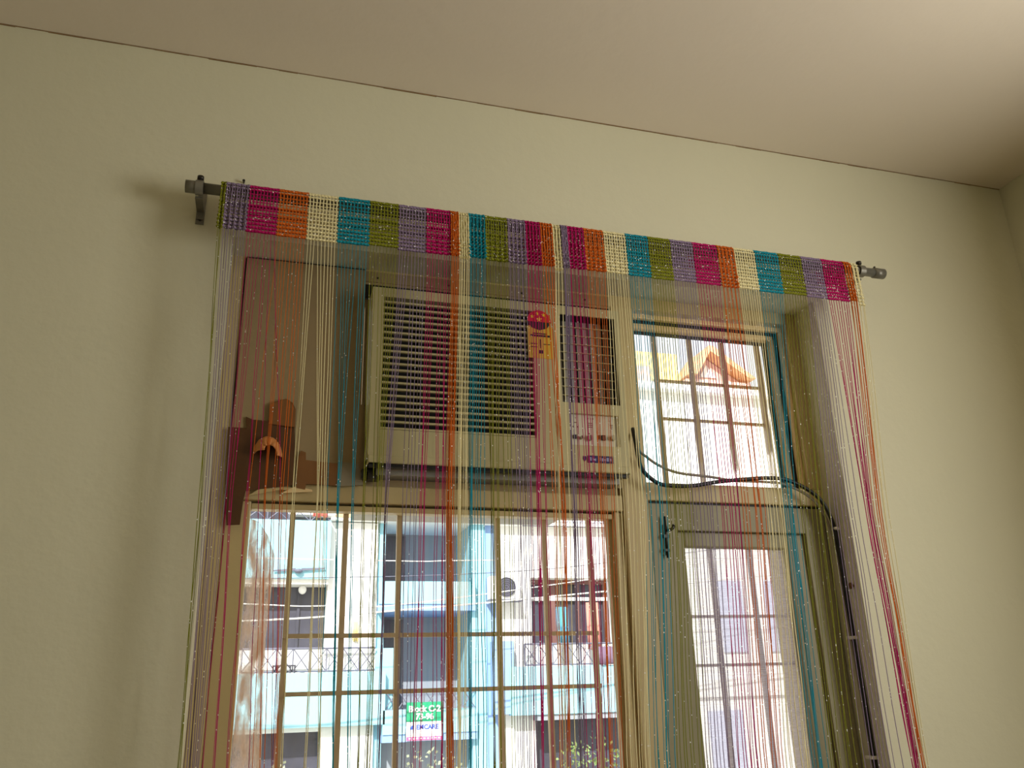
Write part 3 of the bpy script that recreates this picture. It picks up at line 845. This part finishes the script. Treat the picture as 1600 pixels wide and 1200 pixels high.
# left bay
part('balcony_slab', M_WHITE, -4.0, 1.4, 3.80, 3.95, FY - .2, FY + 1.5)
part('parapet', M_CYAN, -4.0, 1.40, 3.82, 5.06, FY - .25, FY - .05)
part('soffit', M_WHITE, -4.0, 1.4, 3.72, 3.80, FY - .15, FY + 1.5)
part('parapet', M_CYAN, -4.0, 2.66, .89, 1.93, FY - .25, FY - .05)
part('apron_wall', M_WHITE, -4.0, 1.4, 1.93, 2.42, FY + .35, FY + .5)
part('balcony_slab', M_WHITE, -4.0, 1.4, .80, .93, FY - .05, FY + 1.5)
wd = part('window', M_DARKW, -4.0, 1.39, 2.42, 3.72, FY + .45, FY + .5)
for q in range(5):
    part('window_bar', M_DARKW, -3.4 + q * 1.05, -3.34 + q * 1.05, 2.42, 3.72, FY + .40, FY + .45, wd)
part('window', M_DARKW, -4.0, 1.39, -.2, .80, FY + .45, FY + .5)
part('lower_wall', M_WHITE, -4.0, 1.39, GZ, -.2, FY + .3, FY + .5)
part('upper_window', M_DARKW, -4.0, .5, 5.06, 6.6, FY + .6, FY + .65)
part('upper_wall', M_WHITE, .5, 8.3, 5.35, 9.0, FY + .6, FY + .9)
part('upper_wall', M_WHITE, -4.0, .5, 6.6, 9.0, FY + .6, FY + .9)
# column
part('column', M_WHITE, 1.40, 2.46, GZ, 5.08, FY, FY + 1.5)
part('lit_terrace_edge', M_ORANGE, 1.5, 5.8, 5.16, 5.24, FY - .22, FY + .3)  # orange stands in for warm light on the slab edge
part('terrace_slab', M_WHITE, 1.4, 8.3, 5.10, 5.16, FY - .20, FY + 1.5)
# centre bay
part('side_wall', M_CYAN, 2.46, 2.64, GZ, 5.10, FY + .1, FY + 1.5)
part('parapet', M_CYAN, 2.48, 4.62, 3.30, 3.78, FY - .25, FY - .08)
part('slab_edge', M_BLUE, 2.48, 4.62, 3.16, 3.30, FY - .22, FY + 1.5)
part('parapet', M_CYAN, 2.62, 4.62, .69, 1.16, FY - .25, FY - .08)
part('slab_edge', M_BLUE, 2.62, 4.62, .54, .69, FY - .22, FY + 1.5)
part('window', M_DARKW, 2.66, 3.26, 1.2, 3.10, FY + 1.40, FY + 1.5)
part('window', M_DARKW, 2.66, 3.30, 3.95, 5.05, FY + 1.40, FY + 1.5)
part('step_wall', M_CYAN, 2.46, 2.84, 1.16, 2.40, FY - .05, FY + .1)
part('lower_wall', M_GREYR, 2.64, 4.57, GZ, .54, FY + .5, FY + .7)
# blue pier
part('pier', M_CYAN, 4.57, 4.90, GZ, 5.10, FY - .05, FY + 1.5)
part('pier', M_BLUE, 4.90, 5.22, GZ, 5.10, FY + .02, FY + 1.5)
# right bay
part('wall', M_WHITE, 5.22, 6.0, GZ, 5.10, FY + .05, FY + .6)
part('wall', M_WHITE, 6.0, 8.5, 3.92, 5.10, FY + .05, FY + .6)
part('parapet', M_CYAN, 5.35, 8.3, .97, 1.96, FY - .35, FY - .15)
part('pier_base', M_BLUE, 5.0, 5.45, 1.0, 2.5, FY - .3, FY + .05)
part('balcony_slab', M_GREYR, 5.95, 8.4, .85, .97, FY - .3, FY + .6)
part('apron_wall', M_WHITE, 6.0, 8.4, 1.96, 2.47, FY + .5, FY + .6)
bw = part('window', M_DARKW, 6.0, 8.05, 2.47, 3.92, FY + .55, FY + .6)
part('frame', M_BROWN, 6.0, 8.05, 3.82, 3.92, FY + .45, FY + .55, bw)
part('frame', M_WHITE, 6.0, 8.05, 3.44, 3.52, FY + .45, FY + .55, bw)
for xx in (6.0, 6.62, 7.25, 7.95):
    part('frame', M_BROWN, xx, xx + .10, 2.47, 3.85, FY + .46, FY + .54, bw)
part('window', M_DARKW, 6.0, 8.4, -.6, .85, FY + .55, FY + .6)
part('lower_wall', M_WHITE, 6.0, 8.4, GZ, -.6, FY + .5, FY + .6)
# railings with crossed bars
def railing(x0, x1, z0, z1, y, n, parent):
    rr = thing_part('railing', parent)
    w = MB()
    w.tube([(x0, y, z1), (x1, y, z1)], .022, 6).tube([(x0, y, z0), (x1, y, z0)], .018, 6)
    w.build('rail', M_RAIL, rr)
    st_ = (x1 - x0) / n
    for i in range(n):
        a, b = x0 + st_ * i, x0 + st_ * (i + 1)
        MB().tube([(a, y, z0), (b, y, z1)], .012, 5).tube([(a, y, z1), (b, y, z0)], .012, 5).build('cross_brace', M_RAIL, rr)
        MB().tube([(a, y, z0), (a, y, z1)], .014, 5).build('baluster', M_RAIL, rr)
def thing_part(name, parent):
    o = bpy.data.objects.new(name, None)
    COL.objects.link(o)
    o.parent = parent
    ORG[o] = ORG[parent]
    return o
railing(-.25, 2.44, 1.96, 2.41, FY - .15, 8, ab)
railing(5.71, 8.0, 1.99, 2.43, FY - .25, 7, ab)
railing(-4.0, 1.4, 5.06, 5.45, FY - .15, 12, ab)
railing(5.8, 8.2, 5.10, 5.5, FY - .1, 7, ab)
railing(2.66, 4.6, 1.16, 1.55, FY - .15, 7, ab)

# signs on the centre balcony
sg = thing('block_sign', (3.475, FY - .3, .92), 'green sign reading Block C-2 73-96 on the opposite building', 'sign')
B(3.09, 3.86, FY - .32, FY - .27, .925, 1.30).build('board', mat('sign_green', srgb(30, 150, 108), .6), sg)
M_SIGNW = mat('sign_white', srgb(250, 250, 250), .6)
lettering('lettering', 'Block C-2', .165, (3.475, FY - .325, 1.165), M_SIGNW, sg, .004, .006)
lettering('lettering', '73-96', .165, (3.475, FY - .325, 1.015), M_SIGNW, sg, .004, .006)
sh = thing('clinic_sign', (3.475, FY - .3, .56), 'white sign with blue lettering under the green block sign', 'sign')
B(3.10, 3.86, FY - .32, FY - .27, .56, .92).build('board', M_SIGNW, sh)
M_SB = mat('sign_blue', srgb(52, 84, 190), .6)
lettering('lettering', 'EMCARE', .125, (3.535, FY - .325, .815), M_SB, sh, .004, .004)
MB().prism([(3.17, .775), (3.205, .86), (3.255, .845), (3.24, .775)], FY - .326, FY - .318).build('emblem', M_SB, sh)
B(3.10, 3.86, FY - .325, FY - .318, .565, .635).build('pink_strip', mat('sign_pink', srgb(236, 96, 150), .6), sh)
w = MB()
for i in range(9):
    w.box(3.15 + i * .076, 3.15 + i * .076 + .045, FY - .327, FY - .322, .59, .615)
w.build('pale_mark', M_SIGNW, sh)
# outdoor unit
ou = thing('outdoor_unit', (5.28, FY - .2, 3.37), 'white outdoor cooling unit with a round dark fan beside the blue pier', 'outdoor unit')
B(4.93, 5.63, FY - .35, FY - .07, 3.39, 3.90).build('casing', M_WHITE, ou, bevel=.02)
MB().disc(5.30, FY - .37, FY - .345, 3.655, .215, 28).build('fan_opening', M_DARKW, ou)
w = MB()
for k in range(5):
    rr_ = .04 + k * .043
    w.tube([(5.30 + rr_ * math.cos(2 * PI * i / 20), FY - .375, 3.655 + rr_ * math.sin(2 * PI * i / 20)) for i in range(21)], .006, 4, cap=False)
w.build('fan_guard', M_RAIL, ou)
B(4.90, 5.68, FY - .38, FY - .06, 3.35, 3.385).build('shelf', M_RAIL, ou)
# things on the balconies
fan = thing('ceiling_fan', (.82, FY + .1, 3.95), 'small ceiling fan under the pale blue balcony', 'fan')
MB().sphere((.76, FY - .30, 3.97), .09, 12, 8, .55).build('hub', M_RAIL, fan, smooth=True)
MB().prism([(.82, 3.975), (1.30, 4.015), (1.31, 4.045), (.82, 4.03)], FY - .31, FY - .29).build('blade', M_RAIL, fan)
MB().prism([(.70, 3.975), (.25, 3.955), (.25, 3.985), (.70, 4.03)], FY - .31, FY - .29).build('blade', M_RAIL, fan)
MB().tube([(.76, FY - .28, 3.98), (.76, FY - .10, 4.10)], .02, 6).build('stem', M_RAIL, fan)
gl = MB().sphere((.88, FY + .1, 3.63), .085, 14, 10, 1.15)
gl.tube([(.88, FY + .1, 3.70), (.88, FY + .1, 3.72)], .03, 8)
tag(gl.build('globe_lamp', M_WHITE, smooth=True), 'white globe lamp hanging in the dark left balcony', 'lamp')
def cloth(name, x0, x1, z0, z1, y, m_, label):
    w = MB()
    n = 10
    for i in range(n + 1):
        x_ = x0 + (x1 - x0) * i / n
        yy = y + .03 * math.sin(i * 1.9)
        w.v += [(x_, yy, z0 + .02 * math.sin(i * 1.3)), (x_, yy, z1), (x_, yy + .02, z1), (x_, yy + .02, z0 + .02 * math.sin(i * 1.3))]
    for i in range(n):
        for q in range(4):
            w.f.append((4 * i + q, 4 * i + 4 + q, 4 * i + 4 + (q + 1) % 4, 4 * i + (q + 1) % 4))
    w.f += [(0, 1, 2, 3), (4 * n + 3, 4 * n + 2, 4 * n + 1, 4 * n)]
    tag(w.build(name, m_, smooth=True), label, 'cloth')
cloth('hanging_cloth', 6.55, 6.85, 2.45, 3.25, FY - .05, mat('blue_cloth', srgb(84, 170, 206), .9), 'blue cloth hanging in the brown framed window')
cloth('hanging_cloth', 7.30, 7.62, 2.30, 3.35, FY - .05, mat('salmon_cloth', srgb(206, 140, 128), .9), 'salmon cloth hanging at the right of the brown framed window')
cloth('hanging_cloth', 7.35, 7.95, 1.97, 2.35, FY - .40, mat('mauve_cloth', srgb(120, 100, 124), .9), 'mauve cloth folded over the right balcony railing')
cloth('hanging_cloth', 1.0, 1.32, 5.15, 5.45, FY - .20, mat('pink_cloth', srgb(226, 120, 110), .9), 'pink cloth on the topmost railing at left')
cloth('hanging_cloth', 1.96, 2.08, 2.55, 2.95, FY - .06, mat('yellow_cloth', srgb(248, 232, 160), .9), 'small yellow cloth on the white column')
rk = thing('plant_rack', (.55, FY - .32, 1.93), 'small dark rack standing on the left balcony parapet', 'rack')
B(.36, .82, FY - .24, FY - .18, 2.06, 2.09).build('shelf', M_DARKW, rk)
repeat('leg', B(0, .03, FY - .24, FY - .18, 1.93, 2.06).mesh('leg', M_DARKW), [(.36 + .085 * i, 0, 0) for i in range(6)], rk)
# overhead wires across the street
for pts, rr_, m_, lb in (
        ([(-6, 14.5, 2.75), (-.4, 14.5, 2.78), (3.0, 14.5, 3.0), (7.0, 14.5, 3.35), (14, 14.5, 4.0)], .016, M_WHITE, 'white overhead wire crossing the middle of the lower window'),
        ([(-6, 14.2, 3.30), (-.4, 14.2, 3.06), (1.2, 14.2, 3.02), (3.5, 14.2, 3.15), (14, 14.2, 4.6)], .010, M_WHITE, 'thin white overhead wire, upper of two'),
        ([(-6, 15, 3.55), (1, 15, 3.62), (5.0, 15, 3.78), (8.0, 15, 4.1), (15, 15, 5.0)], .008, M_RAIL, 'thin grey overhead wire rising to the right'),
        ([(-6, 15.4, 4.1), (2.3, 15.4, 4.02), (4.6, 15.4, 4.06), (15, 15.4, 4.3)], .010, M_WHITE, 'thin white wire in front of the grey balcony')):
    tag(MB().tube(smooth_path(pts, 8), rr_, 5).build('overhead_wire', m_, smooth=True), lb, 'wire', 'overhead wires')

# shrubs in front of the block
def shrub(cx, cy, z0, h, rx, label, seed, m_):
    r = random.Random(seed)
    root = thing('shrub', (cx, cy, z0), label, 'shrub', 'shrubs in front of the opposite block')
    w = MB()
    w.tube([(cx, cy, z0), (cx + .05, cy, z0 + h * .5), (cx, cy, z0 + h * .8)], [.05, .035, .015], 6)
    for k in range(7):
        a = r.uniform(0, 6.28)
        zz = z0 + h * r.uniform(.3, .7)
        w.tube([(cx, cy, zz), (cx + rx * .6 * math.cos(a), cy + rx * .6 * math.sin(a), zz + h * .22)], [.02, .006], 5)
    w.build('stem', mat('shrub_stem', srgb(92, 76, 56), .9), root)
    w = MB()
    for k in range(1300):
        a, b, q = r.uniform(0, 6.28), r.uniform(-1, 1), r.random() ** .4
        s = math.sqrt(1 - b * b)
        c = Vector((cx + rx * q * s * math.cos(a), cy + rx * .7 * q * s * math.sin(a), z0 + h * .62 + h * .40 * q * b))
        d = Vector((r.uniform(-1, 1), r.uniform(-1, 1), r.uniform(-.6, .9))).normalized()
        e = d.cross(Vector((r.uniform(-1, 1), r.uniform(-1, 1), r.uniform(-1, 1)))).normalized()
        L, W_ = r.uniform(.06, .13), r.uniform(.02, .04)
        n = len(w.v)
        w.v += [tuple(c), tuple(c + d * L * .5 + e * W_), tuple(c + d * L), tuple(c + d * L * .5 - e * W_)]
        w.f.append((n, n + 1, n + 2, n + 3))
    fo = w.build('foliage', m_, root)
    fo['kind'] = 'stuff'
M_LEAF = mat('leaf', srgb(132, 156, 92), .6, var=.4, vscale=3)
M_LEAF2 = mat('leaf_pale', srgb(170, 178, 150), .6, var=.4, vscale=3)
shrub(7.0, FY - .9, GZ, 3.75, 1.15, 'leafy green shrub under the right balcony', 31, M_LEAF)
shrub(.7, FY - .9, GZ, 3.55, .95, 'pale leafy shrub under the left balcony', 32, M_LEAF2)
shrub(3.5, FY - .9, GZ, 3.70, .95, 'pale leafy shrub under the two signs', 33, M_LEAF2)

# ------------------------------------------------------------------ the taller gabled house further right
gh = thing('gabled_house', (11.5, FY, GZ), 'white house with orange gable and yellow top storey seen through the upper window', 'building')
part('front_wall', M_WHITE, 8.6, 16.0, GZ, 8.95, FY + .2, FY + .6, gh)
part('top_wall', M_YELLOW, 8.6, 10.75, 8.95, 10.20, FY + .8, FY + 1.2, gh)
part('cornice', M_WHITE, 8.4, 13.4, 8.80, 8.98, FY - .1, FY + .6, gh)
part('recess', M_PINK, 9.0, 9.85, 9.20, 9.72, FY + .70, FY + .82, gh)
part('parapet', M_PINK, 10.6, 12.55, 8.98, 9.22, FY + .1, FY + .4, gh)
rf = MB().prism([(10.60, 9.30), (11.27, 10.16), (11.40, 10.16), (12.62, 9.30), (12.40, 9.30), (11.30, 10.0), (10.85, 9.30)], FY - .1, FY + 1.2).build('gable_roof', M_ORANGE, gh)
MB().prism([(10.9, 9.30), (11.32, 9.95), (12.35, 9.30)], FY + .3, FY + .6).build('gable_wall', M_PINK, gh)
MB().prism([(11.1, 9.36), (11.33, 9.72), (11.62, 9.36)], FY + .26, FY + .3).build('gable_window', M_WHITE, gh)
part('window', mat('pale_glazing', srgb(190, 196, 220), .4), 10.90, 11.55, 2.2, 3.9, FY + .14, FY + .2, gh)
part('window', MATS['pale_glazing'], 12.2, 12.9, 2.2, 3.9, FY + .14, FY + .2, gh)
part('window', MATS['pale_glazing'], 10.3, 11.2, -.6, .9, FY + .14, FY + .2, gh)
part('band', M_WHITE, 8.6, 16.0, 1.2, 1.6, FY + .1, FY + .2, gh)
